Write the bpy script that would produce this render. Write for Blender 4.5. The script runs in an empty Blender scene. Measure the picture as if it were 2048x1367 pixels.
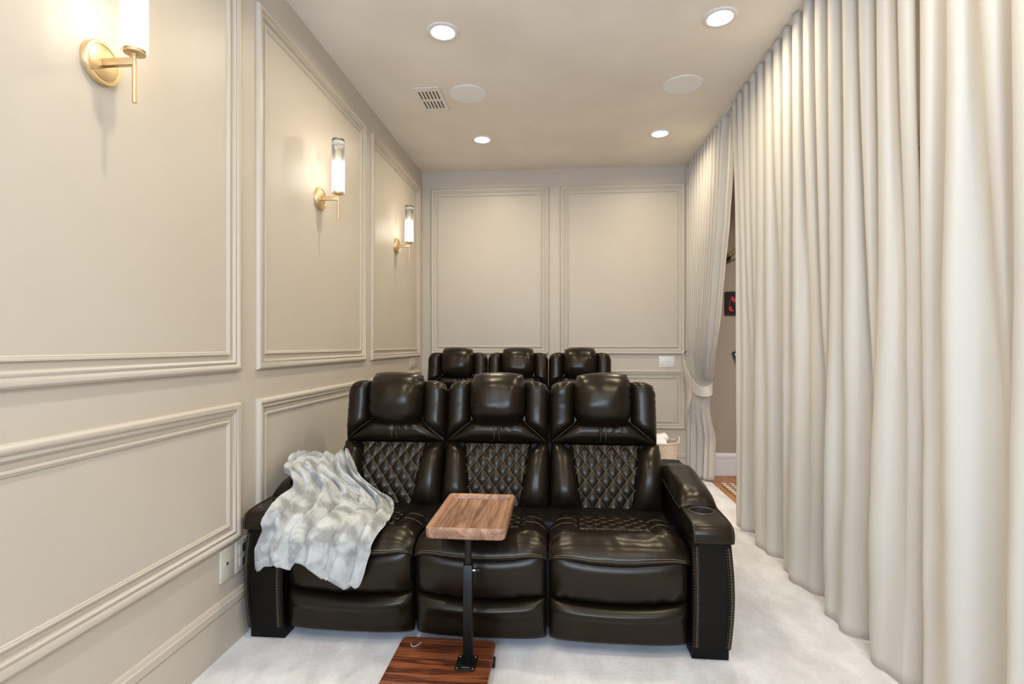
import bpy, bmesh, math, random
from math import sin, cos, pi, sqrt, radians
from mathutils import Vector, Matrix, noise
random.seed(7)
C = bpy.context.scene.collection
S = bpy.context.scene

# ------------------------------------------------------------ camera
TH = math.atan(91 / 1050)
cam_d = bpy.data.cameras.new('camera'); cam = bpy.data.objects.new('camera', cam_d); C.objects.link(cam)
cam.location = (0, 0, 1.19); cam.rotation_euler = (pi / 2, 0, TH)
cam_d.sensor_width = 36; cam_d.lens = 1050 * 36 / 2048; cam_d.shift_y = 6.5 / 2048; cam_d.clip_start = .05
S.camera = cam
# ------------------------------------------------------------ world, exposure
w = bpy.data.worlds.new('daylight'); S.world = w; w.use_nodes = True
w.node_tree.nodes['Background'].inputs[0].default_value = (.62, .78, 1, 1)
w.node_tree.nodes['Background'].inputs[1].default_value = 1.5
S.view_settings.view_transform = 'Standard'; S.view_settings.look = 'None'
S.view_settings.gamma = 1; S.view_settings.use_curve_mapping = False; S.view_settings.exposure = 0.11
# ------------------------------------------------------------ lights
CEIL = 2.85; WL = -1.3; YB = 4.96; YF = -1.7; XH = 3.0; XC = 1.21
def area(name, loc, rot, sx, sy, energy, col, shape='RECTANGLE', spread=180):
    l = bpy.data.lights.new(name, 'AREA'); l.shape = shape; l.size = sx; l.size_y = sy; l.energy = energy
    l.color = col; l.spread = radians(spread)
    o = bpy.data.objects.new(name, l); C.objects.link(o); o.location = loc; o.rotation_euler = rot; return o
WARM = (1, .875, .65); COOL = (.54, .73, 1)
area('front_fill_light', (-.05, YF - .06, 1.93), (pi / 2, 0, 0), 2.1, 1.1, 132, COOL)  # added cool front fill, set behind the made-up window
CANS = [(-.605, 2.74), (.82, 2.74), (-.605, 4.2), (.80, 4.2), (-.605, 1.28), (.82, 1.28), (-.605, -.2), (.82, -.2)]
for i, (x, y) in enumerate(CANS):
    area('downlight_lamp', (x, y, CEIL - .012), (0, 0, 0), .105, .105, 8.2, WARM, 'DISK', 165)
area('hall_fill', (2.2, 3.4, CEIL - .03), (0, 0, 0), .2, .2, 30, (1, .9, .78), 'DISK', 150)  # added fill lamp for the hall, no fixture seen
area('hall_fill.001', (2.2, .8, CEIL - .03), (0, 0, 0), .2, .2, 26, (.80, .88, 1), 'DISK', 150)  # second added hall fill, cooler, source unseen

# ------------------------------------------------------------ helpers
def lnk(name, me, mat=None, parent=None, smooth=True, kind=None):
    o = bpy.data.objects.new(name, me); C.objects.link(o)
    if mat is not None and not me.materials: me.materials.append(mat)
    if parent is not None: o.parent = parent
    if smooth:
        me.polygons.foreach_set('use_smooth', [True] * len(me.polygons))
    if kind: o['kind'] = kind
    return o
def bmo(name, bm, mat=None, parent=None, smooth=False, kind=None, autosmooth=None):
    bmesh.ops.recalc_face_normals(bm, faces=bm.faces)
    if autosmooth is not None:
        smooth = True
        for e in bm.edges:
            if len(e.link_faces) == 2 and e.calc_face_angle(0) > radians(autosmooth): e.smooth = False
    me = bpy.data.meshes.new(name); bm.to_mesh(me); bm.free(); return lnk(name, me, mat, parent, smooth, kind)
def tag(o, label, cat, group=None):
    o['label'] = label; o['category'] = cat
    if group: o['group'] = group
    return o
def empty(name, loc, label, cat, group=None):
    o = bpy.data.objects.new(name, None); C.objects.link(o); o.location = loc; o.empty_display_size = .05
    return tag(o, label, cat, group)
def copy_tree(o, parent=None):
    c = o.copy(); C.objects.link(c)
    if parent is not None: c.parent = parent
    for ch in list(o.children): copy_tree(ch, c)
    return c
def box(bm, a, b, bevel=0, seg=2):
    m = bmesh.ops.create_cube(bm, size=1)
    vs = m['verts']
    for v in vs:
        v.co = Vector([a[i] + (b[i] - a[i]) * (v.co[i] + .5) for i in range(3)])
    if bevel:
        es = list({e for v in vs for e in v.link_edges})
        bmesh.ops.bevel(bm, geom=es, offset=bevel, segments=seg, profile=.5, affect='EDGES')
def boxo(name, a, b, mat, parent=None, bevel=0, seg=2, kind=None):
    bm = bmesh.new(); box(bm, a, b, bevel, seg); return bmo(name, bm, mat, parent, kind=kind, autosmooth=40 if bevel else None)
def loft(bm, rings, cap0=True, cap1=True, closed=True):
    R = [[bm.verts.new(p) for p in r] for r in rings]
    n = len(R[0])
    for i in range(len(R) - 1):
        for j in range(n if closed else n - 1):
            bm.faces.new((R[i][j], R[i][(j + 1) % n], R[i + 1][(j + 1) % n], R[i + 1][j]))
    if cap0: bm.faces.new(R[0][::-1])
    if cap1: bm.faces.new(R[-1])
def lathe(bm, prof, c, ax='z', n=40, cap0=True, cap1=True):
    rings = []
    for r, h in prof:
        ring = []
        for k in range(n):
            t = 2 * pi * k / n; a, b = r * cos(t), r * sin(t)
            ring.append({'z': (c[0] + a, c[1] + b, c[2] + h), 'x': (c[0] + h, c[1] + a, c[2] + b), 'y': (c[0] + a, c[1] + h, c[2] + b)}[ax])
        rings.append(ring)
    loft(bm, rings, cap0, cap1)
def tube(bm, pts, r, n=6, closed=False):
    pts = [Vector(p) for p in pts]; rings = []; N = len(pts); prev = None
    for i, p in enumerate(pts):
        a = pts[(i - 1) % N] if (closed or i > 0) else p; b = pts[(i + 1) % N] if (closed or i < N - 1) else p
        t = (b - a).normalized() if (b - a).length > 1e-9 else Vector((0, 0, 1))
        if prev is None:
            up = Vector((0, 0, 1)) if abs(t.z) < .9 else Vector((1, 0, 0)); s = t.cross(up).normalized()
        else:
            s = (prev - t * prev.dot(t)).normalized()
        prev = s; q = t.cross(s)
        rr = r[i] if isinstance(r, (list, tuple)) else r
        rings.append([p + (s * cos(2 * pi * k / n) + q * sin(2 * pi * k / n)) * rr for k in range(n)])
    if closed: rings.append(rings[0])
    loft(bm, rings, not closed, not closed)
    if closed: bmesh.ops.remove_doubles(bm, verts=bm.verts, dist=1e-6)
def grid(name, fn, nu, nv, mat, parent=None, su=False, sv=False, kind=None):
    vs = []; fs = []
    for j in range(nv + 1):
        for i in range(nu + 1):
            vs.append(fn(i / nu, j / nv))
    for j in range(nv):
        for i in range(nu):
            a = j * (nu + 1) + i; fs.append((a, a + 1, a + nu + 2, a + nu + 1))
    me = bpy.data.meshes.new(name); me.from_pydata([tuple(v) for v in vs], [], fs); me.update()
    return lnk(name, me, mat, parent, True, kind)
def pillow(name, P, nu, nv, mat, parent):
    """closed cushion; P(u,v,side) u,v in -1..1; rim shared"""
    def sp(k, n):
        t = -1 + 2 * k / n; return sin(t * pi / 2) * .75 + t * .25
    vs = []; fs = []; fi = {}; bi = {}
    for j in range(nv + 1):
        for i in range(nu + 1):
            u, v = sp(i, nu), sp(j, nv)
            fi[i, j] = len(vs); vs.append(tuple(P(u, v, 1)))
    mu, mv = nu, nv
    for j in range(nv + 1):
        for i in range(nu + 1):
            if i in (0, nu) or j in (0, nv): bi[i, j] = fi[i, j]
            else:
                bi[i, j] = len(vs); vs.append(tuple(P(sp(i, nu), sp(j, nv), -1)))
    for j in range(nv):
        for i in range(nu):
            fs.append((fi[i, j], fi[i + 1, j], fi[i + 1, j + 1], fi[i, j + 1]))
            fs.append((bi[i, j], bi[i, j + 1], bi[i + 1, j + 1], bi[i + 1, j]))
    me = bpy.data.meshes.new(name); me.from_pydata(vs, [], fs); me.update()
    bm = bmesh.new(); bm.from_mesh(me); bmesh.ops.recalc_face_normals(bm, faces=bm.faces); bm.to_mesh(me); bm.free()
    return lnk(name, me, mat, parent)
def prof(t, n=4, m=2.2): return max(0, 1 - abs(t) ** n) ** (1 / m)
def sstep(a, b, x):
    t = min(1, max(0, (x - a) / (b - a))); return t * t * (3 - 2 * t)
def nz(x, y, z=0): return noise.noise(Vector((x, y, z)))

# ------------------------------------------------------------ materials
def mat(name, col, rough=.5, spec=.5, metal=0, bump=None, var=None, coat=0, sheen=0, coords='Object', emit=None, estr=0, sub=0):
    m = bpy.data.materials.new(name); m.use_nodes = True; nt = m.node_tree; b = nt.nodes['Principled BSDF']
    b.inputs['Base Color'].default_value = (*col, 1); b.inputs['Roughness'].default_value = rough
    b.inputs['Specular IOR Level'].default_value = spec; b.inputs['Metallic'].default_value = metal
    b.inputs['Coat Weight'].default_value = coat; b.inputs['Coat Roughness'].default_value = .25
    b.inputs['Sheen Weight'].default_value = sheen
    if emit: b.inputs['Emission Color'].default_value = (*emit, 1); b.inputs['Emission Strength'].default_value = estr
    tc = nt.nodes.new('ShaderNodeTexCoord')
    if var:   # (scale, detail, col2, lo, hi)
        n = nt.nodes.new('ShaderNodeTexNoise'); n.inputs['Scale'].default_value = var[0]; n.inputs['Detail'].default_value = var[1]
        nt.links.new(tc.outputs[coords], n.inputs['Vector'])
        r = nt.nodes.new('ShaderNodeValToRGB'); r.color_ramp.elements[0].position = var[3]; r.color_ramp.elements[1].position = var[4]
        r.color_ramp.elements[0].color = (*col, 1); r.color_ramp.elements[1].color = (*var[2], 1)
        nt.links.new(n.outputs['Fac'], r.inputs[0]); nt.links.new(r.outputs[0], b.inputs['Base Color'])
    if bump:  # list of (kind, scale, strength, dist)
        prev = None
        for kind, sc, st, di in bump:
            n = nt.nodes.new('ShaderNodeTexVoronoi' if kind == 'v' else 'ShaderNodeTexNoise'); n.inputs['Scale'].default_value = sc
            if kind == 'n': n.inputs['Detail'].default_value = 4
            nt.links.new(tc.outputs[coords], n.inputs['Vector'])
            bp = nt.nodes.new('ShaderNodeBump'); bp.inputs['Strength'].default_value = st; bp.inputs['Distance'].default_value = di
            nt.links.new(n.outputs['Distance' if kind == 'v' else 'Fac'], bp.inputs['Height'])
            if prev: nt.links.new(prev.outputs[0], bp.inputs['Normal'])
            prev = bp
        nt.links.new(prev.outputs[0], b.inputs['Normal'])
    return m
M = {}
M['wall'] = mat('wall_paint', (.565, .502, .42), .42, .35, bump=[('n', 700, .04, .001)], var=(2.5, 3, (.585, .522, .44), .3, .7))
M['ceil'] = mat('ceiling_paint', (.84, .775, .69), .8, .2, bump=[('n', 160, .25, .003)], var=(1.7, 6, (.92, .855, .775), .34, .66))
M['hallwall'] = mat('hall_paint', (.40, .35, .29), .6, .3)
M['white'] = mat('white_plastic', (.80, .78, .76), .35, .4)
M['trimwhite'] = mat('white_trim', (.78, .80, .84), .35, .4)
M['grille'] = mat('speaker_grille', (.93, .925, .92), .7, .2)
M['dark'] = mat('vent_dark', (.02, .015, .01), .8)
M['leather'] = mat('brown_leather', (.0075, .0048, .0027), .285, .34, bump=[('v', 420, .10, .0006), ('n', 26, .16, .004)], var=(7, 3, (.011, .0072, .0042), .35, .7))
M['leather'].node_tree.nodes['Principled BSDF'].inputs['Specular Tint'].default_value = (1, .90, .76, 1)
M['leather_side'] = mat('brown_leather_flat', (.004, .003, .0025), .46, .18, bump=[('v', 420, .12, .0006)])
M['thread'] = mat('beige_thread', (.20, .145, .095), .6, .3)
M['piping'] = mat('leather_piping', (.05, .035, .024), .35, .5)
M['blackwood'] = mat('black_foot', (.003, .003, .003), .5, .2)
M['blackmetal'] = mat('black_metal', (.005, .005, .0045), .40, .3)
M['chrome'] = mat('chrome', (.75, .75, .75), .2, .5, 1)
M['brass'] = mat('brushed_brass', (.70, .53, .31), .42, .5, 1, bump=[('n', 300, .05, .0005)])
M['fleece'] = mat('grey_fleece', (.33, .33, .315), .95, .1, var=(14, 5, (.60, .60, .575), .40, .57), bump=[('n', 420, .5, .0025)], sheen=.15)
M['curtain'] = mat('cream_curtain', (.62, .575, .515), .75, .2, bump=[('n', 900, .08, .0006)], sheen=.15)
M['basket'] = mat('wicker', (.62, .50, .38), .8, .2, var=(60, 2, (.72, .60, .48), .3, .7))
M['towel'] = mat('white_towel', (.83, .81, .79), .95, .1, bump=[('n', 300, .4, .002)])
M['carpet'] = mat('pale_carpet', (.64, .595, .585), 1, .05, bump=[('n', 420, .7, .005), ('n', 55, .3, .008)], sheen=.3)
nt = M['carpet'].node_tree; b = nt.nodes['Principled BSDF']; tc = nt.nodes.new('ShaderNodeTexCoord')
mp = nt.nodes.new('ShaderNodeMapping'); mp.inputs['Rotation'].default_value = (0, 0, .6); mp.inputs['Scale'].default_value = (5, 2.6, 1)
n1 = nt.nodes.new('ShaderNodeTexNoise'); n1.inputs['Scale'].default_value = 1.5; n1.inputs['Detail'].default_value = 6; n1.inputs['Roughness'].default_value = .62
r1 = nt.nodes.new('ShaderNodeValToRGB'); r1.color_ramp.elements[0].position = .38; r1.color_ramp.elements[0].color = (.72, .685, .675, 1)
r1.color_ramp.elements[1].position = .62; r1.color_ramp.elements[1].color = (.88, .86, .86, 1)
nt.links.new(tc.outputs['Object'], mp.inputs[0]); nt.links.new(mp.outputs[0], n1.inputs['Vector']); nt.links.new(n1.outputs['Fac'], r1.inputs[0]); nt.links.new(r1.outputs[0], b.inputs['Base Color'])

def wood(name, c1, c2, rough=.35, scale=(26, 2.2, 26), rand=.25, spec=.4):
    m = bpy.data.materials.new(name); m.use_nodes = True; nt = m.node_tree; b = nt.nodes['Principled BSDF']
    tc = nt.nodes.new('ShaderNodeTexCoord'); oi = nt.nodes.new('ShaderNodeObjectInfo')
    mp = nt.nodes.new('ShaderNodeMapping'); mp.inputs['Scale'].default_value = scale
    nt.links.new(tc.outputs['Object'], mp.inputs[0])
    ad = nt.nodes.new('ShaderNodeVectorMath'); ad.operation = 'ADD'
    ml = nt.nodes.new('ShaderNodeMath'); ml.operation = 'MULTIPLY'; ml.inputs[1].default_value = 37
    nt.links.new(oi.outputs['Random'], ml.inputs[0]); nt.links.new(mp.outputs[0], ad.inputs[0]); nt.links.new(ml.outputs[0], ad.inputs[1])
    n = nt.nodes.new('ShaderNodeTexNoise'); n.inputs['Scale'].default_value = .55; n.inputs['Detail'].default_value = 5; n.inputs['Distortion'].default_value = .8
    nt.links.new(ad.outputs[0], n.inputs['Vector'])
    wv = nt.nodes.new('ShaderNodeMath'); wv.operation = 'MULTIPLY'; wv.inputs[1].default_value = 26
    nt.links.new(n.outputs['Fac'], wv.inputs[0])
    sn = nt.nodes.new('ShaderNodeMath'); sn.operation = 'SINE'; nt.links.new(wv.outputs[0], sn.inputs[0])
    n2 = nt.nodes.new('ShaderNodeTexNoise'); n2.inputs['Scale'].default_value = 5; n2.inputs['Detail'].default_value = 3
    nt.links.new(ad.outputs[0], n2.inputs['Vector'])
    mx = nt.nodes.new('ShaderNodeMath'); mx.operation = 'MULTIPLY_ADD'; mx.inputs[1].default_value = .22; nt.links.new(sn.outputs[0], mx.inputs[0]); nt.links.new(n2.outputs['Fac'], mx.inputs[2])
    ra = nt.nodes.new('ShaderNodeMath'); ra.operation = 'MULTIPLY_ADD'; ra.inputs[1].default_value = rand; nt.links.new(oi.outputs['Random'], ra.inputs[0]); nt.links.new(mx.outputs[0], ra.inputs[2])
    r = nt.nodes.new('ShaderNodeValToRGB'); r.color_ramp.elements[0].position = .25; r.color_ramp.elements[1].position = .85 + rand / 2
    r.color_ramp.elements[0].color = (*c2, 1); r.color_ramp.elements[1].color = (*c1, 1)
    nt.links.new(ra.outputs[0], r.inputs[0]); nt.links.new(r.outputs[0], b.inputs['Base Color'])
    b.inputs['Roughness'].default_value = rough; b.inputs['Specular IOR Level'].default_value = spec
    return m
M['walnut'] = wood('walnut', (.42, .235, .145), (.15, .075, .042), .42)
M['redwood'] = wood('reddish_board', (.30, .095, .038), (.07, .018, .008), .38, scale=(2.4, 30, 30), rand=0)
M['oak'] = wood('oak_floor', (.52, .24, .09), (.26, .10, .035), .4)

def glass_mat():
    m = bpy.data.materials.new('fluted_glass'); m.use_nodes = True; nt = m.node_tree; nt.nodes.clear()
    o = nt.nodes.new('ShaderNodeOutputMaterial'); t = nt.nodes.new('ShaderNodeBsdfTransparent'); g = nt.nodes.new('ShaderNodeBsdfGlossy')
    t.inputs[0].default_value = (.93, .93, .92, 1); g.inputs['Roughness'].default_value = .08
    tr = nt.nodes.new('ShaderNodeBsdfTranslucent'); tr.inputs[0].default_value = (.95, .95, .93, 1)
    m0 = nt.nodes.new('ShaderNodeMixShader'); m0.inputs[0].default_value = .10
    nt.links.new(t.outputs[0], m0.inputs[1]); nt.links.new(tr.outputs[0], m0.inputs[2])
    f = nt.nodes.new('ShaderNodeLayerWeight'); f.inputs[0].default_value = .35
    mx = nt.nodes.new('ShaderNodeMixShader'); nt.links.new(f.outputs['Fresnel'], mx.inputs[0]); nt.links.new(m0.outputs[0], mx.inputs[1]); nt.links.new(g.outputs[0], mx.inputs[2])
    nt.links.new(mx.outputs[0], o.inputs[0]); return m
M['glass'] = glass_mat()
def clear_mat():
    m = bpy.data.materials.new('fill_window_glass'); m.use_nodes = True; nt = m.node_tree; nt.nodes.clear()
    o = nt.nodes.new('ShaderNodeOutputMaterial'); t = nt.nodes.new('ShaderNodeBsdfTransparent'); g = nt.nodes.new('ShaderNodeBsdfGlossy'); g.inputs['Roughness'].default_value = .02
    mx = nt.nodes.new('ShaderNodeMixShader'); mx.inputs[0].default_value = .05
    nt.links.new(t.outputs[0], mx.inputs[1]); nt.links.new(g.outputs[0], mx.inputs[2]); nt.links.new(mx.outputs[0], o.inputs[0]); return m
M['fill_pane'] = clear_mat()
M['lamp'] = mat('lamp_lens', (1, 1, 1), .5, .2, emit=(1, .93, .82), estr=14)
M['bulb'] = mat('sconce_bulb', (1, 1, 1), .5, .2, emit=(1, .93, .80), estr=11)
M['picblack'] = mat('black_board', (.008, .008, .009), .35)
M['picred'] = mat('red_print', (.55, .025, .025), .5)
M['paper'] = mat('white_paper', (.8, .8, .8), .6)

# ------------------------------------------------------------ room shell
T = .12
floor = boxo('floor', (WL - T, YF - T, -.1), (1.335, YB + T, 0), M['carpet'], kind='structure')
ceil = boxo('ceiling', (WL - T, YF - T, CEIL), (XH + T, YB + T, CEIL + .1), M['ceil'], kind='structure')
wall_left = boxo('wall_left', (WL - T, YF - T, 0), (WL, YB + T, CEIL), M['wall'], kind='structure')
wall_back = boxo('wall_back', (WL, YB, 0), (1.30, YB + T, CEIL), M['wall'], kind='structure')
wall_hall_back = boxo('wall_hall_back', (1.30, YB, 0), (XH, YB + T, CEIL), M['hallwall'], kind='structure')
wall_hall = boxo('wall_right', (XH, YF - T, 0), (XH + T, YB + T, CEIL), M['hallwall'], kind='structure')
bm = bmesh.new()
box(bm, (WL, YF - T, 0), (-1.1, YF, CEIL)); box(bm, (1.0, YF - T, 0), (XH, YF, CEIL))
box(bm, (-1.1, YF - T, 0), (1.0, YF, 1.40)); box(bm, (-1.1, YF - T, 2.45), (1.0, YF, CEIL))
wall_front = bmo('wall_front', bm, M['wall'], kind='structure')
bm = bmesh.new()
for a, b_ in (((-1.1, 1.40), (-1.04, 2.45)), ((.94, 1.40), (1.0, 2.45)), ((-1.04, 1.40), (.94, 1.46)), ((-1.04, 2.39), (.94, 2.45)), ((-.08, 1.46), (-.02, 2.39))):
    box(bm, (a[0], YF - .08, a[1]), (b_[0], YF - .03, b_[1]))
fill_win = bmo('fill_window_1', bm, M['trimwhite'], kind='structure')  # added window, out of view, lets in the front fill
for x0, x1 in ((-1.04, -.08), (-.02, .94)): boxo('fill_pane', (x0, YF - .056, 1.46), (x1, YF - .052, 2.39), M['fill_pane'], fill_win)  # panes of the added window

OUT = [(0, 0), (0, .008), (.003, .015), (.009, .0195), (.017, .0195), (.024, .015), (.027, .009), (.030, .009), (.033, .0125), (.038, .0125), (.042, .006), (.045, .004), (.045, 0)]
INN = [(0, 0), (0, .004), (.003, .0085), (.008, .0085), (.010, .005), (.013, .006), (.016, .0035), (.016, 0)]
def sweep_rect(name, pl, a0, a1, b0, b1, prf, parent):
    bm = bmesh.new(); rings = []
    for (ax, ay, sx, sy) in ((a0, b0, 1, 1), (a1, b0, -1, 1), (a1, b1, -1, -1), (a0, b1, 1, -1)):
        rings.append([pl(ax + sx * w_, ay + sy * w_, h) for w_, h in prf])
    R = [[bm.verts.new(p) for p in r] for r in rings]; n = len(prf)
    for i in range(4):
        A, B = R[i], R[(i + 1) % 4]
        for j in range(n - 1): bm.faces.new((A[j], B[j], B[j + 1], A[j + 1]))
    return bmo(name, bm, M['wall'], parent, autosmooth=50)
def panel(pl, a0, a1, b0, b1, parent):
    sweep_rect('panel_moulding', pl, a0, a1, b0, b1, OUT, parent)
    sweep_rect('inner_moulding', pl, a0 + .064, a1 - .064, b0 + .064, b1 - .064, INN, parent)
pL = lambda a, b_, h: (WL + h, a, b_)
pB = lambda a, b_, h: (a, YB - h, b_)
for y0, y1 in ((-1.58, -.66), (-.54, .64), (.76, 2.043), (2.165, 3.448), (3.565, 4.852)):
    panel(pL, y0, y1, 1.085, 2.675, wall_left); panel(pL, y0, y1, .405, .957, wall_left)
for x0, x1 in ((-1.211, -.08), (.027, 1.171)):
    panel(pB, x0, x1, 1.105, 2.685, wall_back); panel(pB, x0, x1, .415, .963, wall_back)
BP = [(0, 0), (.016, 0), (.016, .150), (.012, .152), (.012, .156), (.018, .160), (.018, .186), (.014, .190), (.014, .193), (.009, .203), (0, .203)]
def baseboard(name, p0, p1, nrm, m):
    bm = bmesh.new()
    rings = [[(p[0] + nrm[0] * t, p[1] + nrm[1] * t, z) for t, z in BP] for p in (p0, p1)]
    loft(bm, rings); return bmo(name, bm, m, kind='structure', autosmooth=30)
baseboard('baseboard_left', (WL, YF), (WL, YB), (1, 0), M['wall'])
baseboard('baseboard_back', (WL, YB), (1.30, YB), (0, -1), M['wall'])
baseboard('baseboard_hall', (1.30, YB), (XH, YB), (0, -1), M['trimwhite'])
# hall wood floor made of planks
hf = boxo('floor_hall', (1.335, YF - T, -.1), (XH, YB + T, -.012), M['oak'], kind='structure')
x = 1.395; k = 0
while x < XH - .05:
    x1 = min(x + .083, XH); y = YF - .05 - random.random()
    y = YF
    first = random.uniform(.3, 1.3)
    while y < YB - .02:
        y1 = min(y + (first if y == YF else random.uniform(1.1, 1.9)), YB)
        bm = bmesh.new(); box(bm, (-.0405 * (x1 - x) / .083, -(y1 - y) / 2 + .0008, -.006), (.0405 * (x1 - x) / .083, (y1 - y) / 2 - .0008, .006)); o = bmo('plank', bm, M['oak'], hf)
        o.location = ((x + x1) / 2, (y + y1) / 2, -.006); y = y1
    x = x1
bm = bmesh.new(); box(bm, (-.029, -(YB - YF) / 2, -.006), (.029, (YB - YF) / 2, .008), .004)
o = bmo('threshold', bm, M['oak'], hf, autosmooth=40); o.location = (1.365, (YB + YF) / 2, -.006)

# ------------------------------------------------------------ low riser under rear sofa
bm = bmesh.new(); box(bm, (WL, 3.60, 0), (.62, YB, .12), .008); bmo('floor_riser', bm, M['carpet'], kind='structure', autosmooth=40)

# ------------------------------------------------------------ sofa
SB = [-1.10, -.568, -.038, .505]          # seat boundaries in x
Y0, Z0 = 2.535, .405
def Bk(x, v, n):
    k = sstep(.24, .40, v); sl = .38 - .22 * k; L_ = sqrt(1 - sl * sl)
    e = max(0, v - .315)
    yy = Y0 + .38 * v - .23 * (e if v > .40 else e * k); zz = Z0 + .925 * v + .055 * e
    return (x, yy - L_ * n, zz + sl * n)
SBU = [-1.090, -.564, -.042, .490]         # seat boundaries of the upper back
sofa_root = None
def stitch(name, pts_list, parent, r=.0011, m='thread', dash=False):
    bm = bmesh.new()
    for pts in pts_list:
        if dash:
            i = 0
            while i < len(pts) - 1:
                tube(bm, pts[i:i + 2], r, 4); i += 2
        else: tube(bm, pts, r, 4)
    return bmo(name, bm, M[m], parent, smooth=True, kind='stuff' if name == 'stitching' else None)
def resample(pts, step):
    out = [Vector(pts[0])]; acc = 0
    for a, b_ in zip(pts[:-1], pts[1:]):
        a = Vector(a); b_ = Vector(b_); L = (b_ - a).length
        if L < 1e-9: continue
        t = step - acc
        while t <= L:
            out.append(a + (b_ - a) * t / L); t += step
        acc = L - (t - step)
    return out

def build_sofa():
    root = empty('recliner_sofa', (0, 0, 0), 'front dark brown leather three-seat recliner sofa with a grey blanket over its left arm', 'sofa', 'recliner sofas')
    L = M['leather']
    # carcass behind the cushions
    bm = bmesh.new(); box(bm, (SB[0] - .12, 2.30, .05), (SB[3] + .12, 2.80, .42), .02); box(bm, (SB[0], 2.10, .06), (SB[3], 2.60, .37), .02); box(bm, (SB[0] + .01, 2.665, .35), (SB[3] - .01, 2.80, .72), .02)
    bmo('base_frame', bm, M['leather_side'], root, autosmooth=40)
    for s in range(3):
        x0, x1 = SBU[s], SBU[s + 1]; cx = (x0 + x1) / 2; hw = (x1 - x0) / 2 - .002; sd = s * 7.3
        # --- upper back shell
        def shell(u, v, side, cx=cx, hw=hw):
            vv = .475 + v * .155
            xx = cx + u * (hw - .004) * (1 - .10 * sstep(.55, 1, v) * abs(u) ** 3)
            vt = vv - .03 * sstep(.3, 1, v) * abs(u) ** 4
            n = (.012 if side > 0 else -.15) * 1
            if side < 0: n = -.15 * min(prof(u, 8, 3), prof(v, 6, 2.5)) 
            return Bk(xx, vt, n * (prof(u, 8, 3) if side > 0 else 1))
        back = pillow('backrest', shell, 20, 20, L, root)
        # --- wings of the upper back
        for sg in (-1, 1):
            def wing(u, v, side, cx=cx, hw=hw, sg=sg, sd=sd):
                vt = (v + 1) / 2; vv = .315 + vt * .325
                inner = .138 + (hw - .138) * max(0, 1 - vt / .33) ** 1.05
                if vt < .012: inner = hw - .004
                outer = hw
                top = sstep(.72, 1, vt)
                outer = hw - .010 * top ** 2
                ut = (u + 1) / 2
                xx = outer + (inner - outer) * ut
                vv -= top * (.034 * (1 - ut) ** 2.2 + .016 * ut ** 2)
                th = (.066 + .014 * nz(vv * 6, sd + sg)) * prof(u, 2.6, 2.0) * prof(v, 7, 2.6)
                wd = (outer - inner) / (hw - .138)
                th *= min(1, wd * 1.15) ** .6
                if side < 0: return Bk(cx + sg * xx, vv, -.07 * prof(u, 4, 2) * prof(v, 6, 2) )
                wr = .0055 * sin(vv * 165 + 3 * nz(vv * 22, sd) + sd) * math.exp(-(1 + u) / .28) * (.4 + .6 * abs(nz(vv * 9, sd, sg)) * 2)
                wr += .005 * sin(vv * 130 + 2 * nz(vv * 15, sd + 3)) * math.exp(-(1 - u) / .3) * max(0, nz(vv * 7, sd, 2 + sg) + .2) * 2
                return Bk(cx + sg * xx, vv, .006 + th + wr * prof(v, 6, 2))
            pillow('side_bolster', wing, 26, 44, L, root)
        # --- trapezoid bolster under the headrest
        def trap(u, v, side, cx=cx, hw=hw, sd=sd):
            vt = (v + 1) / 2; vv = .312 + vt * .118
            half = (hw - .004) + (.142 - hw) * min(1, vt / .90)
            xx = u * half
            if side < 0: return Bk(cx + xx, vv, -.05 * prof(u) * prof(v))
            th = .062 * prof(u, 10, 3) * (max(0, 1 - abs(v) ** 2.3)) ** .52
            th -= .006 * math.exp(-(xx / .006) ** 2) + .0035 * math.exp(-((abs(xx) - .010) / .004) ** 2)
            th += .0035 * sin(xx * 150 + sd) * math.exp(-((xx - .05) / .05) ** 2) * sstep(-.2, .7, v)
            return Bk(cx + xx, vv, .004 + th * (1 - .25 * sstep(.6, 1, abs(u))))
        lb = pillow('lower_bolster', trap, 60, 26, L, root)
        sl = []
        for dx in (-.011, .011):
            sl.append([Vector(trap((dx) / .19, -.8 + 1.7 * k / 16, 1)) + Vector((0, -.001, .0005)) for k in range(17)])
        for q in sl:
            for p in q: pass
        stitch('stitching', sl, lb, .0010)
        seams = []
        for sg in (-1, 1):
            seams.append([Bk(cx + sg * (hw - .006 + (.140 - hw) * t), .315 + t * .108, .018 + .035 * sin(pi * min(1, t * .9 + .05))) for t in [k / 12 for k in range(13)]])
        stitch('piping', seams, lb, .0022, 'piping')
        # --- headrest pillow
        tl = (-.02, .0, .015)[s]
        def head(u, v, side, cx=cx, sd=sd, tl=tl):
            xx = u * (.144 - .020 * sstep(.45, 1, abs(v)) * abs(u) ** 2 + .003 * v)
            vv = .532 + v * .128 + .014 * (1 - u * u) * (1 if v > 0 else -1) * abs(v) + tl * u * .25
            if side < 0: return Bk(cx + xx, vv, -.035 * prof(u) * prof(v))
            th = .122 * prof(u, 3.2, 2.1) * (max(0, 1 - abs(v) ** 2.5)) ** .50 * (1 - .12 * v)
            pk = .0065 * sin(vv * 170 + 3 * nz(vv * 20, sd)) * math.exp(-(1 - abs(u)) / .16) * (.35 + max(0, nz(vv * 9, sd, u)) * 2.4) * prof(v, 6, 2)
            lo = .004 * nz(xx * 14 + sd, vv * 14)
            return Bk(cx + xx, vv, .012 + th + pk + lo * prof(u, 4, 2) * prof(v, 4, 2))
        pillow('headrest', head, 52, 46, L, root)
        x0, x1 = SB[s], SB[s + 1]; cx = (x0 + x1) / 2; hw = (x1 - x0) / 2 - .002
        # --- lumbar quilted panel
        DX, DZ = .066, .088
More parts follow.
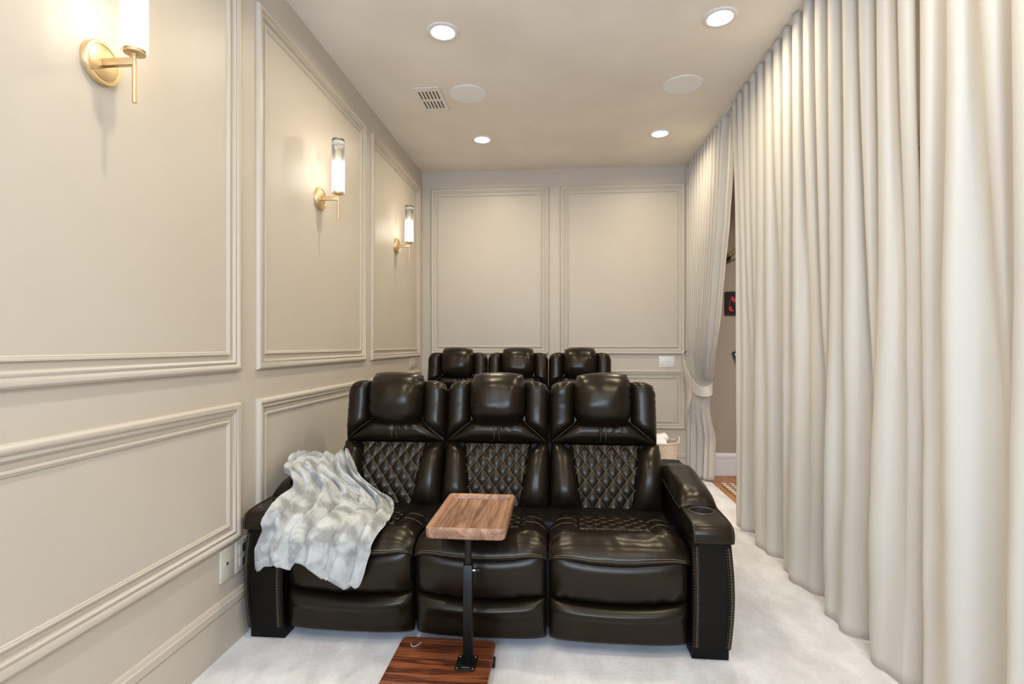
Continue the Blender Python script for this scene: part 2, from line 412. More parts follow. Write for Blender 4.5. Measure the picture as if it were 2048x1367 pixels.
        def qh(x, v):
            a = x / DX + v / DZ; b_ = x / DX - v / DZ
            return (abs(sin(pi * a)) * abs(sin(pi * b_))) ** .55
        def hwq(v): return .118 + (.166 - .118) * (v / .31) ** .8
        def lum(u, v, cx=cx):
            vv = .0 + v * .322; half = hwq(min(.31, max(0, vv))) + .012
            xx = (u * 2 - 1) * half
            n = .012 + .020 * sin(pi * min(1, v * .9 + .05)) + .0085 * qh(xx, vv)
            n -= .02 * sstep(.86, 1, abs(u * 2 - 1)) 
            n -= .03 * sstep(.95, 1, v)
            return Bk(cx + xx, vv, n)
        lp = grid('quilted_back_panel', lum, 130, 110, L, root)
        ls = []
        for sgn in (-1, 1):
            for kk in range(-12, 13):
                pts = []
                for q in range(0, 81):
                    vv = q / 80 * .305
                    xx = kk * DX - sgn * vv * DX / DZ
                    if abs(xx) < hwq(vv) + .004 and vv > .02:
                        n = .012 + .020 * sin(pi * min(1, vv / .322 * .9 + .05)) + .0012
                        pts.append(Bk(cx + xx, vv, n))
                if len(pts) > 3: ls.append(pts)
        stitch('stitching', ls, lp, .00105)
        for sg in (-1, 1):
            def lw(u, v, side, cx=cx, hw=hw, sg=sg, sd=sd):
                vt = (v + 1) / 2; vv = -.01 + vt * .325
                inner = hwq(max(0, min(.31, vv))) - .006 * sin(pi * vt)
                inner += .035 * sstep(.80, 1.0, vt)
                outer = hw - .004 * sstep(.8, 1, vt)
                ut = (u + 1) / 2
                xx = outer + (inner - outer) * ut
                if side < 0: return Bk(cx + sg * xx, vv, -.04 * prof(u) * prof(v))
                th = (.074 + .012 * nz(vv * 7, sd + sg * 2)) * prof(u, 2.5, 2.0) * prof(v, 5, 2.4) * (.75 + .35 * sin(pi * min(1, vt * 1.1)))
                wr = .0048 * sin(vv * 170 + 3 * nz(vv * 20, sd)) * (math.exp(-(1 + u) / .25) + .7 * math.exp(-(1 - u) / .2)) * max(0, .3 + nz(vv * 9, sd, sg)) * 1.8
                return Bk(cx + sg * xx, vv, .004 + th + wr)
            pillow('lumbar_bolster', lw, 26, 40, L, root)
        # --- seat cushion: profile from rear to front roll
        PR = [(2.56, .395), (2.46, .412), (2.36, .424), (2.27, .434), (2.19, .443), (2.13, .444), (2.08, .437), (2.046, .424), (2.028, .408), (2.021, .394), (2.028, .385), (2.050, .378)]
        def prf_at(t):
            f = t * (len(PR) - 1); i = min(len(PR) - 2, int(f)); fr = f - i
            def cr(a, b_, c_, d_, q): return .5 * (2 * b_ + (c_ - a) * q + (2 * a - 5 * b_ + 4 * c_ - d_) * q * q + (3 * b_ - a - 3 * c_ + d_) * q ** 3)
            g = lambda n_: PR[max(0, min(len(PR) - 1, n_))]
            return tuple(cr(g(i - 1)[c_], g(i)[c_], g(i + 1)[c_], g(i + 2)[c_], fr) for c_ in (0, 1))
        def iw(y):  # half width of quilt inset
            return .150 - .012 * (y - 2.16) / .35
        def seatf(u, v, cx=cx, hw=hw, sd=sd, s=s):
            t = v; y, z = prf_at(t); x_ = (u * 2 - 1)
            xx = x_ * (hw - .002)
            e = abs(x_) ** 7
            dz = -.034 * e; dy = .018 * e * sstep(.55, .9, t)
            # front swag of the lip
            y -= .018 * (1 - x_ * x_) * sstep(.45, .85, t); z -= .028 * (1 - x_ ** 2) * sstep(.55, .92, t)
            # recess for the quilt
            if y > 2.10:
                f = sstep(iw(y) + .022, iw(y) - .002, abs(xx)) * sstep(2.150, 2.175, y + .012 * (xx / .15) ** 2)
                dz -= .016 * f
                # cross seams on side strips
                if abs(xx) > iw(y):
                    dz += .010 * sin(pi * min(1, (abs(xx) - iw(y)) / (hw - iw(y))))
                    for ys in (2.225, 2.32, 2.43):
                        dz -= .005 * math.exp(-((y - ys) / .006) ** 2)
            dz += .003 * nz(xx * 9 + sd, y * 9) + .0018 * nz(xx * 30 + sd, y * 16) * sstep(2.3, 2.1, y)
            return (cx + xx, y + dy, z + dz)
        sc = grid('seat_cushion', seatf, 64, 90, L, root)
        def sq(u, v, cx=cx):
            y = 2.155 + v * .37; xx = (u * 2 - 1) * (iw(y) + .006)
            y += -.010 * (xx / .15) ** 2 * (1 - v)
            z = .436 - (y - 2.16) * .085
            qv = (abs(sin(pi * (xx / .066 + y / .075))) * abs(sin(pi * (xx / .066 - y / .075)))) ** .55
            z += .009 * qv + .004
            z -= .022 * sstep(.90, 1, abs(u * 2 - 1)) + .02 * sstep(.05, 0, v)
            return (cx + xx, y, z - .004)
        qp = grid('quilted_seat_panel', sq, 110, 120, L, root)
        ls = []
        for sgn in (-1, 1):
            for kk in range(-48, 49):
                pts = []
                for q in range(71):
                    y = 2.165 + q / 70 * .35; xx = kk * .066 - sgn * y * .066 / .075
                    if abs(xx) < iw(y) - .004: pts.append((cx + xx, y, .436 - (y - 2.16) * .085 + .0018))
                if len(pts) > 3: ls.append(pts)
        stitch('stitching', ls, qp, .0011)
        # seams across the side strips + double seam along the lip
        ls = []
        for sg in (-1, 1):
            for ys in (2.225, 2.32):
                pts = []
                for q in range(9):
                    xx = sg * (iw(ys) + (hw - .012 - iw(ys)) * q / 8)
                    best = min(range(0, 91), key=lambda k_: abs(seatf((xx / (hw - .002) + 1) / 2, k_ / 90)[1] - ys) + (9 if k_ > 60 else 0))
                    p = seatf((xx / (hw - .002) + 1) / 2, best / 90); pts.append((p[0], p[1], p[2] + .003))
                ls.append(pts)
        for tv in (.775, .812):
            ls.append([Vector(seatf(q / 30, tv)) + Vector((0, -.0022, .0)) for q in range(1, 30)])
        stitch('stitching', ls, sc, .0010)
        # --- upper front panel and footrest panel
        def fp(u, v, side, cx=cx, hw=hw, sd=sd):
            vt = (v + 1) / 2; sag = -(.014 + .014 * vt) * (1 - u * u)
            z0_, z1_ = .208, .392
            z = z0_ + sag * 1.0 + (z1_ - z0_ + .004) * vt
            if side < 0: return (cx + u * (hw - .004), 2.10, z)
            th = .058 * prof(u, 7, 2.6) * (max(0, 1 - abs(v * .97) ** 3)) ** .55
            wr = .0035 * sin(u * 26 + 4 * nz(u * 5, sd)) * sstep(-.3, -.9, v) * max(0, nz(u * 4, sd, 5) + .25) * 2
            return (cx + u * (hw - .004), 2.078 - th - wr - .012 * (1 - u * u), z)
        pillow('front_panel', fp, 44, 30, L, root)
        def fr(u, v, side, cx=cx, hw=hw, sd=sd):
            vt = (v + 1) / 2; sag = -.016 * (1 - u * u)
            z = .044 + vt * (.162 + sag + .014 * 0)
            if side < 0: return (cx + u * (hw - .004), 2.10, z)
            th = (.045 * prof(u, 7, 2.6)) * (max(0, 1 - abs(v) ** 9)) ** .4 + .016 * math.exp(-((v - .55) / .28) ** 2) * prof(u, 4, 2)
            return (cx + u * (hw - .004), 2.075 - th - .010 * (1 - u * u), z)
        pillow('footrest', fr, 44, 34, L, root)
    # --- arms
    for sg, xi, xo in ((-1, SB[0], -1.252), (1, SB[3], .648)):
        wA = abs(xo - xi)
        X = lambda t, xi=xi, sg=sg, wA=wA: xi + sg * t * wA     # t 0 inner .. 1 outer
        # arm body, cross-section swept along depth
        def bow(z): return .010 * sin(pi * min(1, max(0, (z - .05) / .40)))
        bm = bmesh.new(); rings = []
        YS = [(1.995, .0), (1.990, .3), (1.992, .7), (2.01, 1), (2.4, 1), (2.86, 1), (2.89, .9)]
        prfz = [.050, .07, .12, .18, .24, .30, .36, .41, .445]
        for y, f in ((2.04, -1), (2.025, 0), (2.031, 0), (2.30, 0), (2.60, 1), (2.88, 1)):
            ring = []
            ins = .008 if y == 2.025 else 0
            top = .445 if f <= 0 else .575
            if f == -1: ins = .014
            zs = [.050 + (top - .05) * k / 12 for k in range(13)]
            fy = lambda z: y - .012 * sin(pi * (z - .05) / .40) if y < 2.2 else y
            for z in zs: ring.append((X(0) + sg * ins, fy(z), z))
            for k in range(1, 6): ring.append((X(0) + sg * (ins + (wA - 2 * ins) * k / 6), fy(top), top + .004 * sin(pi * k / 6)))
            for z in zs[::-1]: ring.append((X(1) + sg * (-ins + bow(z)), fy(z), z))
            rings.append(ring)
        loft(bm, rings[1:]); arm = bmo('armrest', bm, M['leather_side'], root, autosmooth=35)
        # welt seams on the arm front (braided double stitch)
        for t in (.10, .90):
            pts = []
            for k in range(60):
                z = .06 + .375 * k / 59
                off = bow(z) * (1 if t > .5 else .0)
                pts.append((X(t) + sg * off, 2.025 - .012 * sin(pi * (z - .05) / .40) - .0015, z))
            bm = bmesh.new(); tube(bm, pts, .0042, 6); bmo('welt', bm, M['leather'], arm, smooth=True)
            fine = resample(pts, .0055)
            zig = [[(p.x + sg * d, p.y - .0040 + abs(d) * .25, p.z) for p in fine] for d in (-.0075, .0065)]
            cross = [[(p.x - .0035 * (1 if i % 2 else -1), p.y - .0046, p.z - .002), (p.x + .0035 * (1 if i % 2 else -1), p.y - .0046, p.z + .003)] for i, p in enumerate(fine)]
            stitch('stitching', zig, arm, .0008, dash=True); stitch('stitching', cross, arm, .0008)
        # console block with the cup holder
        def con(u, v, side, xi=xi, sg=sg, wA=wA):
            pass
        bm = bmesh.new(); rings = []
        sec = [(2.30, .450), (2.012, .448), (2.003, .454), (2.000, .474), (2.004, .496), (2.016, .512), (2.04, .520), (2.09, .524), (2.15, .525), (2.32, .528)]
        for t, ins in ((-.01, .012), (.0, .003), (.04, 0), (.5, -.002), (.96, 0), (1.03, .003), (1.05, .012)):
            ring = []
            for y, z in sec:
                cy, cz = 2.14, .482
                ring.append((X(t), cy + (y - cy) * (1 - ins * 5), cz + (z - cz) * (1 - ins * 14)))
            rings.append(ring)
        loft(bm, rings)
        cup = (X(.5), 2.165)
        con = bmo('console', bm, M['leather'], arm, autosmooth=45)
        bm = bmesh.new(); lathe(bm, [(.0435, -.07), (.0435, .03)], (cup[0], cup[1], .5255), n=40); cut = bmo('cutter', bm)
        md = con.modifiers.new('hole', 'BOOLEAN'); md.object = cut; md.operation = 'DIFFERENCE'; md.solver = 'EXACT'
        bpy.context.view_layer.update(); dg = bpy.context.evaluated_depsgraph_get()
        nm = bpy.data.meshes.new_from_object(con.evaluated_get(dg)); con.modifiers.clear(); con.data = nm; bpy.data.objects.remove(cut)
        # cup holder: cut circular hole with a boolean-free ring + deep cup
        bm = bmesh.new()
        lathe(bm, [(.051, -.002), (.051, .002), (.0475, .005), (.0445, .003), (.043, -.002), (.043, -.0022)], (cup[0], cup[1], .5255), n=40, cap0=False, cap1=False)
        bmo('cup_ring', bm, M['piping'], arm, smooth=True)
        bm = bmesh.new(); lathe(bm, [(.0432, .0015), (.0425, -.004), (.042, -.066), (.03, -.068)], (cup[0], cup[1], .5255), n=40, cap0=False)
        bmo('cup_holder', bm, M['dark'], arm)
        e1 = [(X(0.02), y + (-.001), z + .001) for y, z in sec[2:]]; e2 = [(X(.98), y - .001, z + .001) for y, z in sec[2:]]
        stitch('piping', [e1, e2], arm, .0022, 'piping')
        # cushion pad on the arm
        def pad(u, v, side, X=X):
            vt = (v + 1) / 2
            y = 2.215 + vt * .455
            t = .5 + u * .56 * (1 - .06 * sstep(.7, 1, abs(v)))
            zb = .522 + .045 * vt
            if side < 0: return (X(t), y, zb - .012)
            th = .066 * prof(u, 3.2, 2.0) * (max(0, 1 - abs(v) ** 4)) ** .5
            th += .003 * nz(u * 3, vt * 9, 4) * prof(u) * prof(v)
            return (X(t), y - .004 * prof(u) * sstep(-.4, -1, v), zb + th)
        pdd = pillow('arm_pad', pad, 30, 44, L, arm)
        ed = [pad(-1 + 2 * k / 20, -1, 1) for k in range(21)] + [pad(1, -1 + 2 * k / 30, 1) for k in range(1, 31)]
        ed2 = [pad(-1, -1 + 2 * k / 30, 1) for k in range(31)]
        stitch('piping', [ed, ed2], pdd, .0022, 'piping')
        xs = sorted((X(.02), X(.98)))
        boxo('foot', (xs[0], 2.045, 0), (xs[1], 2.13, .05), M['blackwood'], root, .003)
        boxo('foot', (xs[0], 2.72, 0), (xs[1], 2.82, .05), M['blackwood'], root, .003)
    return root
front_sofa = build_sofa()
rear_sofa = copy_tree(front_sofa)
rear_sofa.location = (-.035, 1.83, .12)
rear_sofa['label'] = 'rear dark brown leather recliner sofa behind the front one, against the back wall'

# ------------------------------------------------------------ curtains
def pwl(x, tab):
    if x <= tab[0][0]: return tab[0][1]
    for (a, fa), (b_, fb) in zip(tab[:-1], tab[1:]):
        if x <= b_: return fa + (fb - fa) * (x - a) / (b_ - a)
    return tab[-1][1]
FR = [-1.6, -1.2, -.8, -.4, 0.0, .36, .72, 1.06, 1.40, 1.73, 2.03, 2.335, 2.76, 3.18, 3.60, 4.0]  # fronts of the big lower folds
FT = [(y, k * 2 * pi) for k, y in enumerate(FR)]
def curtain(name, ya, yb, label, seed, n):
    P = .1165
    def f(u, v):
        z = CEIL - .012 - v * (CEIL - .022)
        y = ya + (yb - ya) * u
        t = sstep(0, .95, v)
        wob = .5 * nz(y * 2.2 + seed, v * 1.3)
        ph = 2 * pi * (y - 3.669) / P + wob * 3.0 * t
        a1 = .030 * (1 - t) ** .9 + .011
        s1 = cos(ph); s1 = math.copysign(abs(s1) ** .8, s1)
        big = pwl(y, FT) + .35 * nz(y * 1.7, v * 1.5, seed) * (1 - t)
        s2 = cos(big)
        a2 = .052 * t ** 1.6
        med = .012 * sin(2 * big / 1 + 1.3 + 2 * nz(y, v * 2, seed)) * sstep(.15, .6, v)
        dimple = .004 * nz(y * 8, z * 5, seed) * t
        x_ = XC + .004 - a1 * s1 - a2 * s2 + med + dimple
        y_ = y + .022 * t * sin(big * 1 + .4) + .012 * sin(2 * ph) * (1 - t) - .13 * sqrt(t) * sstep(yb - .3, yb, y) * (1 if seed == 1.0 else 0)
        edge = .0
        return (x_, y_, z)
    o = grid(name, f, n, 70, M['curtain'])
    sm = o.modifiers.new('cloth', 'SOLIDIFY'); sm.thickness = .003
    tag(o, label, 'curtain', 'cream curtains along the hall side'); return o
curtain('curtain', 1.893, 3.665, 'long pleated cream curtain in the middle, right of the hall opening', 1.0, 420)
curtain('curtain', -1.55, 1.888, 'nearest pleated cream curtain, cut off by the right edge of the picture', 4.2, 560)
# tied-back curtain
LE = []  # leading edge from pixels measured in the photograph -> (z, y)
for z, y in ((2.838, 3.70), (2.4, 3.765), (2.05, 3.86), (1.75, 3.975), (1.50, 4.06), (1.32, 4.13), (1.17, 4.22), (1.0, 4.38), (.86, 4.55), (.76, 4.57), (.6, 4.58), (.3, 4.64), (0.02, 4.68)): LE.append((z, y))
LE = LE[::-1]
def tied(u, v):
    z = CEIL - .012 - v * (CEIL - .03)
    yl = pwl(z, LE)
    yb_ = pwl(z, [(0, 4.90), (.6, 4.915), (.80, 4.86), (1.1, 4.925), (2.84, 4.94)])
    cin = math.exp(-((z - .83) / .22) ** 2)
    y = yb_ + (yl - yb_) * u ** (1 + .25 * cin)
    P = 13
    a = pwl(z, [(0, .034), (.45, .032), (.72, .018), (.90, .018), (1.4, .036), (2.84, .038)])
    ph = 2 * pi * P * u
    flat = sstep(.86, .93, u)
    s = cos(ph); s = math.copysign(abs(s) ** .8, s)
    x_ = XC + .01 - a * s * (1 - flat * .75)
    # below the tie fewer, broader folds
    low = sstep(.75, .35, z)
    x_ += low * (-.022 * cos(2 * pi * 3.2 * u + 1) + .115 * u)
    x_ += .055 * cin * (.2 + u) * 1 - .02 * cin * sin(pi * u)
    x_ += .012 * sstep(2.6, 1.2, z) * flat
    x_ += .003 * nz(u * 14, z * 5)
    return (x_, y + .008 * sin(ph) * (1 - flat), z)
tc_ = grid('curtain', tied, 330, 90, M['curtain'])
tag(tc_, 'cream curtain gathered by a tieback in the far right corner', 'curtain', 'cream curtains along the hall side')
m_ = tc_.modifiers.new('cloth', 'SOLIDIFY'); m_.thickness = .003
# return layer seen behind the leading edge
# tieback band
tb = bmesh.new()
path = [(1.16, 4.945, 1.135), (1.14, 4.90, 1.08), (1.135, 4.80, .96), (1.150, 4.66, .865), (1.172, 4.56, .815), (1.205, 4.50, .805), (1.255, 4.485, .81), (1.295, 4.54, .83), (1.31, 4.68, .87), (1.29, 4.82, .95), (1.25, 4.93, 1.08)]
def cat(p, n=6):
    out = []
    for i in range(len(p) - 1):
        a, b_, c_, d_ = (Vector(p[max(0, min(len(p) - 1, i + k))]) for k in (-1, 0, 1, 2))
        for q in range(n):
            t = q / n; out.append(.5 * (2 * b_ + (c_ - a) * t + (2 * a - 5 * b_ + 4 * c_ - d_) * t * t + (3 * b_ - a - 3 * c_ + d_) * t ** 3))
    out.append(Vector(p[-1])); return out
pp = cat(path)
rings = []
for i, p in enumerate(pp):
    t = i / (len(pp) - 1); hw_ = .012 + .030 * sstep(.0, .35, t) * sstep(1, .7, t)
    tn = (pp[min(i + 1, len(pp) - 1)] - pp[max(i - 1, 0)]).normalized(); nn = Vector((tn.y, -tn.x, 0))
    nn = nn.normalized() if nn.length > 1e-4 else Vector((-1, 0, 0))
    up = tn.cross(nn).normalized()
    if up.z < 0: up = -up
    rings.append([p + up * hw_ + nn * .003, p + up * hw_ - nn * .003, p - up * hw_ - nn * .003, p - up * hw_ + nn * .003])
loft(tb, rings)
tag(bmo('curtain_tieback', tb, M['curtain'], autosmooth=50), 'cream fabric band holding back the far corner curtain', 'tieback')
bm = bmesh.new(); tube(bm, [(1.17, YB, 1.13), (1.17, 4.90, 1.13), (1.17, 4.893, 1.15)], .006, 8)
bmo('wall_hook', bm, M['brass'], None, smooth=True)['label'] = 'small hook on the back wall holding the curtain tieback'
bpy.data.objects['wall_hook']['category'] = 'hook'
tk = boxo('curtain_track', (XC - .014, YF + .1, CEIL - .012), (XC + .018, YB - .01, CEIL), M['white'])
tag(tk, 'slim white ceiling track the cream curtains hang from', 'curtain track')

# ------------------------------------------------------------ ceiling fittings
cl = None
pos_words = ['nearer left recessed downlight in the ceiling, above the vent', 'nearer right recessed downlight in the ceiling, close to the curtain',
             'farther left recessed downlight in the ceiling', 'farther right recessed downlight in the ceiling',
             'left recessed downlight over the camera, out of view', 'right recessed downlight over the camera, out of view',
             'rearmost left recessed downlight behind the camera', 'rearmost right recessed downlight behind the camera']
for i, (x, y) in enumerate(CANS):
    if i == 0:
        cl = empty('ceiling_downlight', (0, 0, CEIL), '', 'ceiling light', 'recessed ceiling downlights')
        bm = bmesh.new(); lathe(bm, [(.086, 0), (.086, -.003), (.080, -.006), (.066, -.0075), (.060, -.005), (.060, 0)], (0, 0, 0), n=48, cap0=False, cap1=False)
        bmo('trim_ring', bm, M['white'], cl, smooth=True)
        bm = bmesh.new(); lathe(bm, [(.060, -.004), (.058, -.005), (.03, -.0055)], (0, 0, 0), n=40, cap0=False)
        bmo('lens', bm, M['lamp'], cl)
        o = cl
    else: o = copy_tree(cl)
    o.location = (x, y, CEIL); o['label'] = pos_words[i]
sp = empty('ceiling_speaker', (-.589, 3.43, CEIL), 'round flush white ceiling speaker beside the air vent', 'speaker', 'round ceiling speakers')
bm = bmesh.new(); lathe(bm, [(.122, 0), (.122, -.004), (.119, -.006)], (0, 0, 0), n=56, cap0=False); bmo('grille', bm, M['grille'], sp)
bm = bmesh.new(); lathe(bm, [(.126, 0), (.126, -.002), (.1225, -.002), (.1225, 0)], (0, 0, 0), n=56, cap0=False, cap1=False); bmo('rim', bm, M['white'], sp)
s2 = copy_tree(sp); s2.location = (.794, 3.426, CEIL); s2['label'] = 'round flush white ceiling speaker near the cream curtain'
vt = empty('ceiling_vent', (-.845, 3.49, CEIL), 'rectangular ceiling air vent with two rows of dark slots', 'vent')
bm = bmesh.new()
W_, H_ = .088, .175
# plate with real slots
sx = [-.060 + k * .0235 for k in range(6)]
rows = [(-.125, -.012), (.012, .125)]
xs = [-W_] + [v for x_ in sx for v in (x_ - .0048, x_ + .0048)] + [W_]
ysl = [-H_, rows[0][0], rows[0][1], rows[1][0], rows[1][1], H_]
for i in range(len(xs) - 1):
    for j in range(5):
        if i % 2 == 1 and j in (1, 3): continue
        box(bm, (xs[i], ysl[j], -.007), (xs[i + 1], ysl[j + 1], -.002))
bmesh.ops.remove_doubles(bm, verts=bm.verts, dist=1e-5)
M['ventpaint'] = mat('vent_paint', (.84, .79, .71), .5)
bmo('grille_plate', bm, M['ventpaint'], vt)
boxo('duct_backing', (-W_ + .006, -H_ + .006, -.002), (W_ - .006, H_ - .006, 0), M['dark'], vt)
for x_ in sx:
    for j, (r0, r1) in enumerate(rows):
        bm = bmesh.new(); loft(bm, [[(x_ - .0105, yy, -.0075), (x_ - .0095, yy, -.0105), (x_ - .004, yy, -.0075)] for yy in (r0 + .004, r1 - .004)]); bmo('louvre', bm, M['ventpaint'], vt)

# ------------------------------------------------------------ sconces
sc0 = empty('wall_sconce', (WL, 0, 1.99), '', 'wall light', 'brass wall sconces')
bm = bmesh.new(); lathe(bm, [(.060, 0), (.060, .015), (.058, .018), (.051, .0185), (.0495, .0165), (.048, .0165), (.0475, .018), (.0465, .0185), (.01, .0185)], (0, 0, 0), 'x', 56)
bmo('backplate', bm, M['brass'], sc0, autosmooth=35)
boxo('arm', (.0185, -.008, -.010), (.110, .008, .010), M['brass'], sc0, .001)
bm = bmesh.new(); lathe(bm, [(.0062, -.116), (.0062, .022)], (.11, 0, 0), 'z', 20); bmo('rod', bm, M['brass'], sc0, autosmooth=40)
bm = bmesh.new(); lathe(bm, [(.006, .014), (.010, .020), (.027, .0225), (.027, .032), (.024, .034)], (.11, 0, 0), 'z', 40); bmo('cup', bm, M['brass'], sc0, autosmooth=40)
bm = bmesh.new(); rings = []
for z in [.026 + (.318 - .026) * k / 8 for k in range(9)]:
    rings.append([((.11 + (.0315 + .0022 * cos(16 * 2 * pi * k / 128)) * cos(2 * pi * k / 128)), ((.0315 + .0022 * cos(16 * 2 * pi * k / 128)) * sin(2 * pi * k / 128)), z) for k in range(128)])
loft(bm, rings, False, False)
rings = [[(.11 + .0275 * cos(2 * pi * k / 64), .0275 * sin(2 * pi * k / 64), z) for k in range(64)] for z in (.026, .318)]
loft(bm, rings, False, False)
bmo('glass_tube', bm, M['glass'], sc0, smooth=True)
M['glint_band'] = mat('reflected_band', (.92, .9, .86), .2, .6)  # pale tone imitates the bright reflection near the tube top
M['glint_band'].node_tree.nodes['Principled BSDF'].inputs['Transmission Weight'].default_value = .5
bm = bmesh.new(); lathe(bm, [(.0275, .290), (.0335, .290), (.0335, .306), (.0275, .306)], (.11, 0, 0), 'z', 48, False, False); bmo('reflection_ring', bm, M['glint_band'], sc0, smooth=True)  # added ring, stands for a reflected bright band in the glass
bm = bmesh.new(); lathe(bm, [(.006, .310), (.0315, .312), (.0315, .319), (.029, .322), (.006, .321)], (.11, 0, 0), 'z', 48); bmo('top_cap', bm, M['glass'], sc0, autosmooth=40)
bm = bmesh.new(); lathe(bm, [(.010, .034), (.0165, .048), (.017, .060), (.017, .185), (.015, .200), (.010, .208)], (.11, 0, 0), 'z', 32); bmo('bulb', bm, M['bulb'], sc0, smooth=True)
bm = bmesh.new(); tube(bm, [(.11, 0, .208), (.11, 0, .312)], .0022, 6); bmo('stem', bm, M['brass'], sc0, smooth=True)
for i, (y, lb_) in enumerate(((1.385, 'nearest brass wall sconce, its glass tube cut off by the top of the picture'), (2.768, 'middle brass wall sconce with fluted glass tube, in the second wall panel'), (4.142, 'farthest brass wall sconce with fluted glass tube, near the back corner'))):
    o = sc0 if i == 0 else copy_tree(sc0)
    o.location = (WL, y, 1.99); o['label'] = lb_

# ------------------------------------------------------------ wall plates
def plate(name, y0, y1, z0, z1, mt, label, cat_):
    e = empty(name, (WL, (y0 + y1) / 2, (z0 + z1) / 2), label, cat_)
    hy, hz = (y1 - y0) / 2, (z1 - z0) / 2
    boxo('plate', (0, -hy, -hz), (.006, hy, hz), mt, e, .002)
    return e, hy, hz
M['plate'] = mat('ivory_plate', (.70, .64, .56), .35, .4)
e, hy, hz = plate('cable_plate', 1.920, 2.004, .268, .395, M['plate'], 'ivory cable wall plate with a small dark hole, left of the outlet', 'wall plate')
bm = bmesh.new(); lathe(bm, [(.0065, .0062), (.006, .0066)], (0, 0, 0), 'x', 14); bmo('cable_hole', bm, M['dark'], e)
for z in (-.045, .045):
    bm = bmesh.new(); lathe(bm, [(.003, .006), (.0028, .0072)], (0, 0, z), 'x', 12); bmo('screw', bm, M['plate'], e)
e, hy, hz = plate('power_outlet', 2.014, 2.096, .268, .395, M['plate'], 'ivory power outlet with two black plugs beside the sofa arm', 'outlet')
for z in (-.025, .025): boxo('socket', (.006, -.017, z - .018), (.0075, .017, z + .018), M['plate'], e, .0005)
for z in (.028, -.028):
    bm = bmesh.new(); box(bm, (.0, -.014, -.016), (.022, .014, .016), .006)
    tube(bm, [(.018, 0, -.012), (.018, .01, -.03), (.016, .03, -.07), (.012, .05, -.13)], .0035, 6)
    o = bmo('power_plug', bm, M['blackmetal'], autosmooth=40); o.location = (WL + .0076, 2.068, .3315 + z)
    tag(o, ('upper' if z > 0 else 'lower') + ' black plug in the outlet beside the sofa arm', 'plug', 'black plugs')
e, hy, hz = plate('blank_plate', 4.53, 4.79, .985, 1.085, M['wall'], 'wall-coloured blank plate between mouldings on the left wall near the corner', 'wall plate')
e = empty('switch_plate', (1.006, YB, 1.04), 'white rectangular blank plate on the back wall beside the curtain', 'wall plate')
boxo('plate', (-.070, -.006, -.053), (.070, 0, .053), M['white'], e, .002)

# ------------------------------------------------------------ tray table
tt = empty('tray_table', (-.415, 1.80, 0), 'walnut tray table on a black pole and reddish wooden base, before the middle seat', 'side table')
def rrect(x0, x1, y0, y1, r, n=7):
    out = []
    for cx_, cy_, a0 in ((x1 - r, y1 - r, 0), (x0 + r, y1 - r, pi / 2), (x0 + r, y0 + r, pi), (x1 - r, y0 + r, 3 * pi / 2)):
        for k in range(n + 1):
            a = a0 + pi / 2 * k / n; out.append((cx_ + r * cos(a), cy_ + r * sin(a)))
    return out
def slab(name, x0, x1, y0, y1, z0, z1, r, m, parent, bev=.003):
    bm = bmesh.new(); rings = []
    for ins, z in ((bev, z0), (0, z0 + bev), (0, z1 - bev), (bev, z1)):
        rings.append([(a, b_, z) for a, b_ in rrect(x0 + ins, x1 - ins, y0 + ins, y1 - ins, max(r - ins, .001))])
    loft(bm, rings); return bmo(name, bm, m, parent, autosmooth=50)
ox, oy = -.415, 1.80
slab('base_board', -.597 - ox, -.234 - ox, 1.57 - oy, 1.998 - oy, .040, .060, .022, M['redwood'], tt)
for i, (x_, y_) in enumerate(((-.245, 1.93), (-.245, 1.62), (-.583, 1.93), (-.583, 1.62))):
    bm = bmesh.new(); lathe(bm, [(.013, -.007), (.0185, -.006), (.0185, .006), (.013, .007)], (x_ - ox + (.009 if x_ > -.4 else -.009), y_ - oy, .0185), 'x', 20); bmo('caster', bm, M['blackmetal'], tt, autosmooth=40)
    boxo('caster_bracket', (x_ - ox - .01, y_ - oy - .01, .03), (x_ - ox + .01, y_ - oy + .01, .041), M['blackmetal'], tt)
px_, py_ = -.316 - ox, 1.845 - oy
fl = slab('post_flange', px_ - .042, px_ + .030, py_ - .045, py_ + .042, .060, .065, .004, M['blackmetal'], tt, .001)
for a, b_ in ((-.034, -.036), (.022, -.036), (-.034, .032), (.022, .032)):
    bm = bmesh.new(); lathe(bm, [(.0038, .0648), (.0036, .0665), (.002, .067)], (px_ + a, py_ + b_, 0), 'z', 12); bmo('screw', bm, M['chrome'], fl, smooth=True)
# small blurred silver maker line on the flange
bm = bmesh.new()
for k in range(8):
    xk = px_ - .018 + k * .0034; h_ = (.0020, .0020, .0026, .0020, .0026, .0020, .0020, .0032)[k]
    box(bm, (xk, py_ - .033, .0650), (xk + .0024, py_ - .033 + h_ * 1.4, .0652))
M['silver'] = mat('silver_print', (.35, .35, .35), .5)
bmo('printed_line', bm, M['silver'], fl)
slab('lower_post', px_ - .0165, px_ + .0165, py_ - .0165, py_ + .0165, .064, .415, .002, M['blackmetal'], tt, .0008)
bm = bmesh.new(); lathe(bm, [(.0125, .40), (.0125, .512)], (px_ + .0, py_, 0), 'z', 24); bmo('upper_post', bm, M['blackmetal'], tt, autosmooth=40)
bm = bmesh.new(); lathe(bm, [(.005, .015), (.005, .030), (.010, .031), (.010, .042), (.008, .044)], (px_, py_, .392), 'x', 16); bmo('clamp_knob', bm, M['blackmetal'], tt, autosmooth=40)
bm = bmesh.new(); lathe(bm, [(.0055, .0150), (.0055, .026)], (px_, py_, .392), 'x', 16); o = bmo('knob_collar', bm, M['chrome'], tt, autosmooth=40)
o.scale = (1, 1, 1)
